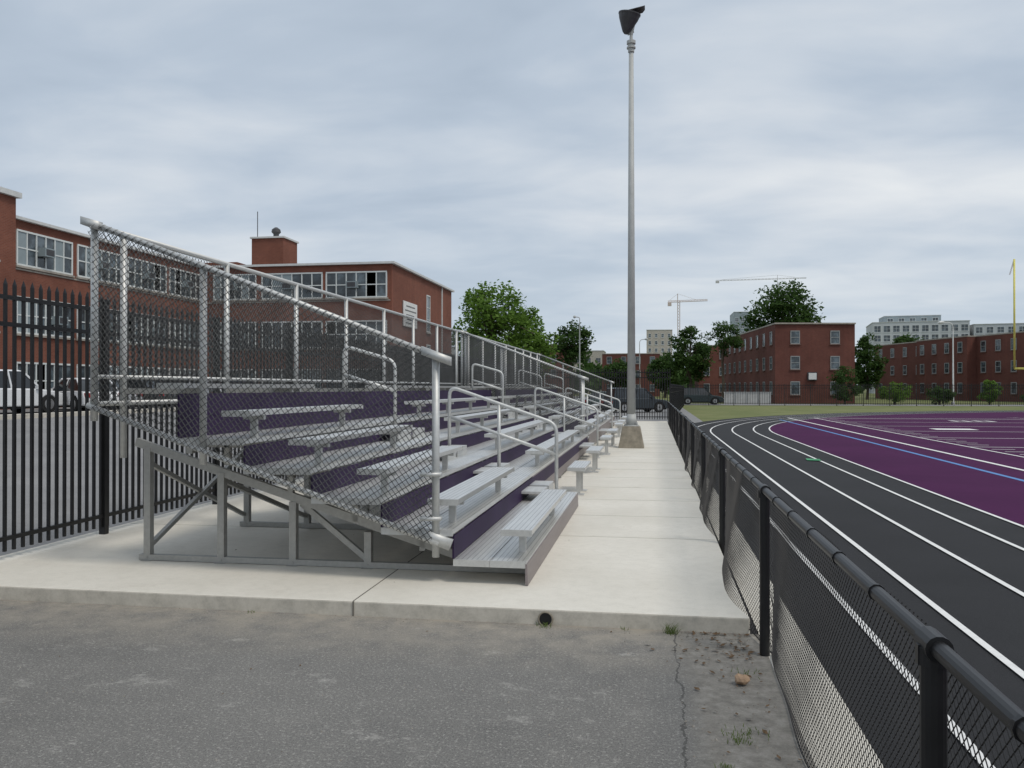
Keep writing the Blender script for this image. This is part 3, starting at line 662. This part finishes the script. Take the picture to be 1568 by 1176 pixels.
# ------------------------------------------------------------------ small things
rn=random.Random(11); l=MB()
def tuft(x,y,n,h,sp):
    for i in range(n):
        a=rn.uniform(0,6.28); r=rn.uniform(0,sp); p=Vector((x+r*math.cos(a),y+r*math.sin(a),0)); hh=h*rn.uniform(.4,1); d=Vector((rn.uniform(-.6,.6),rn.uniform(-.6,.6),1)).normalized()
        s=Vector((rn.uniform(-1,1),rn.uniform(-1,1),0)).normalized()*.0022; q=p+d*hh*.6; e_=q+d*hh*.4+Vector((d.x,d.y,-.3))*hh*.3
        l.poly([p-s,p+s,q+s*.8,q-s*.8]); l.poly([q-s*.8,q+s*.8,e_])
for x,y,n,h,sp in ((.12,5.98,60,.10,.05),(.45,4.3,60,.035,.12),(.40,4.2,30,.04,.06),(.5,3.72,40,.09,.1),(.42,3.6,30,.08,.08),(-.76,6.0,25,.05,.06),(.55,5.2,24,.05,.1),(.32,3.9,20,.04,.05),(-.2,6.02,12,.03,.04),(-3,6.02,10,.03,.04)): tuft(x,y,n,h,sp)
l.obj('weeds',M['weed'])
l=MB()
for i in range(170):
    x=rn.gauss(.45,.16); y=rn.gauss(5.75,.22) if i<110 else rn.uniform(3.3,5.9)
    if x>.7: x=.6
    if y>6.03: y=6.0
    a=rn.uniform(0,6.28); s=rn.uniform(.006,.026); u=Vector((math.cos(a),math.sin(a),rn.uniform(-.3,.3)))*s; v=Vector((-math.sin(a),math.cos(a),rn.uniform(-.3,.5)))*s*.5; p=Vector((x,y,.012)); l.poly([p-u,p-v,p+u,p+v])
for i in range(26):
    x=rn.uniform(-4.5,.6); y=rn.uniform(6.2,10) if i%2 else rn.uniform(3.5,6); z=.116 if i%2 else .006
    a=rn.uniform(0,6.28); s=rn.uniform(.006,.014); u=Vector((math.cos(a),math.sin(a),.2))*s; v=Vector((-math.sin(a),math.cos(a),.3))*s*.5; p=Vector((x,y,z)); l.poly([p-u,p-v,p+u,p+v])
l.obj('fallen_leaves',M['dead'])
l=MB()
for i in range(520):
    x=rn.uniform(-4.5,.66); y=rn.uniform(2.6,6.0) if i%3 else 6.04-abs(rn.gauss(0,.12)); s=rn.uniform(.002,.007)
    if i%4==0: x=rn.uniform(.15,.66); s*=1.5
    b=len(l.v); l.v+=[(x-s,y,0),(x,y-s,0),(x+s,y,0),(x,y+s,0),(x,y,s*1.2)]; l.f+=[(b,b+1,b+4),(b+1,b+2,b+4),(b+2,b+3,b+4),(b+3,b,b+4)]
l.obj('gravel',simple('gravel',(.26,.24,.21),.9,0,.5,40))
import bmesh
bm=bmesh.new(); bmesh.ops.create_icosphere(bm,subdivisions=2,radius=.045)
for v in bm.verts: v.co*=rn.uniform(.8,1.15); v.co.z*=.7
me=bpy.data.meshes.new('rock'); bm.to_mesh(me); bm.free(); me.materials.append(M['rock']); o=bpy.data.objects.new('rock',me); o.location=(.50,5.02,.03); scene.collection.objects.link(o)
# ------------------------------------------------------------------ world
w=bpy.data.worlds.new('World'); scene.world=w; w.use_nodes=True; nt=w.node_tree; N=nt.nodes; L=nt.links
bg=N['Background']; bg.inputs['Strength'].default_value=.13
sky=N.new('ShaderNodeTexSky'); sky.sky_type='NISHITA'; sky.sun_disc=False; sky.sun_elevation=R(58); sky.sun_rotation=R(120)
tc=N.new('ShaderNodeTexCoord'); sp=N.new('ShaderNodeSeparateXYZ'); L.new(tc.outputs['Generated'],sp.inputs[0])
def mth(op,a,b=0,c=False):
    q=N.new('ShaderNodeMath'); q.operation=op; q.use_clamp=c
    for i,v in ((0,a),(1,b)):
        if isinstance(v,(int,float)): q.inputs[i].default_value=v
        else: L.new(v,q.inputs[i])
    return q.outputs[0]
z=mth('ADD',mth('MAXIMUM',sp.outputs[2],0),.14)
cb=N.new('ShaderNodeCombineXYZ'); L.new(mth('DIVIDE',sp.outputs[0],z),cb.inputs[0]); L.new(mth('DIVIDE',sp.outputs[1],z),cb.inputs[1])
def nz(scale,detail,rough,dist=0,off=0):
    mp=N.new('ShaderNodeMapping'); mp.inputs['Location'].default_value=(off,off*.7,off); mp.inputs['Scale'].default_value=(.8,1.15,1); L.new(cb.outputs[0],mp.inputs[0])
    q=N.new('ShaderNodeTexNoise'); q.inputs['Scale'].default_value=scale; q.inputs['Detail'].default_value=detail; q.inputs['Roughness'].default_value=rough; q.inputs['Distortion'].default_value=dist
    L.new(mp.outputs[0],q.inputs['Vector']); return q.outputs['Fac']
a=nz(.7,4,.5,.2,4.4); b=nz(2.1,7,.5,.3,8.2)
f=mth('ADD',mth('MULTIPLY',a,.62),mth('MULTIPLY',b,.38))
rp=N.new('ShaderNodeValToRGB'); el=rp.color_ramp.elements
st=[(.34,(3.15,3.75,4.5)),(.44,(3.75,4.35,5.1)),(.51,(4.5,5.0,5.6)),(.58,(5.3,5.65,6.05)),(.68,(6.3,6.5,6.65))]
while len(el)<len(st): el.new(.5)
for q,(p,c) in zip(el,st): q.position=p; q.color=(*c,1)
L.new(f,rp.inputs[0])
mx=N.new('ShaderNodeMix'); mx.data_type='RGBA'; mx.inputs[0].default_value=.95; L.new(sky.outputs[0],mx.inputs[6]); L.new(rp.outputs[0],mx.inputs[7])
hz=mth('MULTIPLY',mth('SUBTRACT',1,mth('MULTIPLY',mth('MAXIMUM',sp.outputs[2],0),5,True),True),.7)
mx2=N.new('ShaderNodeMix'); mx2.data_type='RGBA'; L.new(hz,mx2.inputs[0]); L.new(mx.outputs[2],mx2.inputs[6]); mx2.inputs[7].default_value=(4.3,4.95,5.6,1)
L.new(mx2.outputs[2],bg.inputs['Color'])
sd=bpy.data.lights.new('sun','SUN'); sd.energy=1.5; sd.angle=R(14); sd.color=(1,.93,.83); so=bpy.data.objects.new('sun',sd); scene.collection.objects.link(so)
el_=R(58); az=R(120)
dirv=Vector((math.sin(az)*math.cos(el_),math.cos(az)*math.cos(el_),math.sin(el_)))
so.rotation_euler=dirv.to_track_quat('Z','Y').to_euler(); so.location=(0,0,30)
scene.view_settings.view_transform='Standard'; scene.view_settings.look='None'; scene.view_settings.exposure=0
cd=bpy.data.cameras.new('camera'); cd.lens=29.85; cd.sensor_width=36; cd.clip_end=6000; cd.clip_start=.05
co=bpy.data.objects.new('camera',cd); scene.collection.objects.link(co); co.location=(0,0,1.7); co.rotation_euler=(R(90.26),0,R(9.43)); scene.camera=co
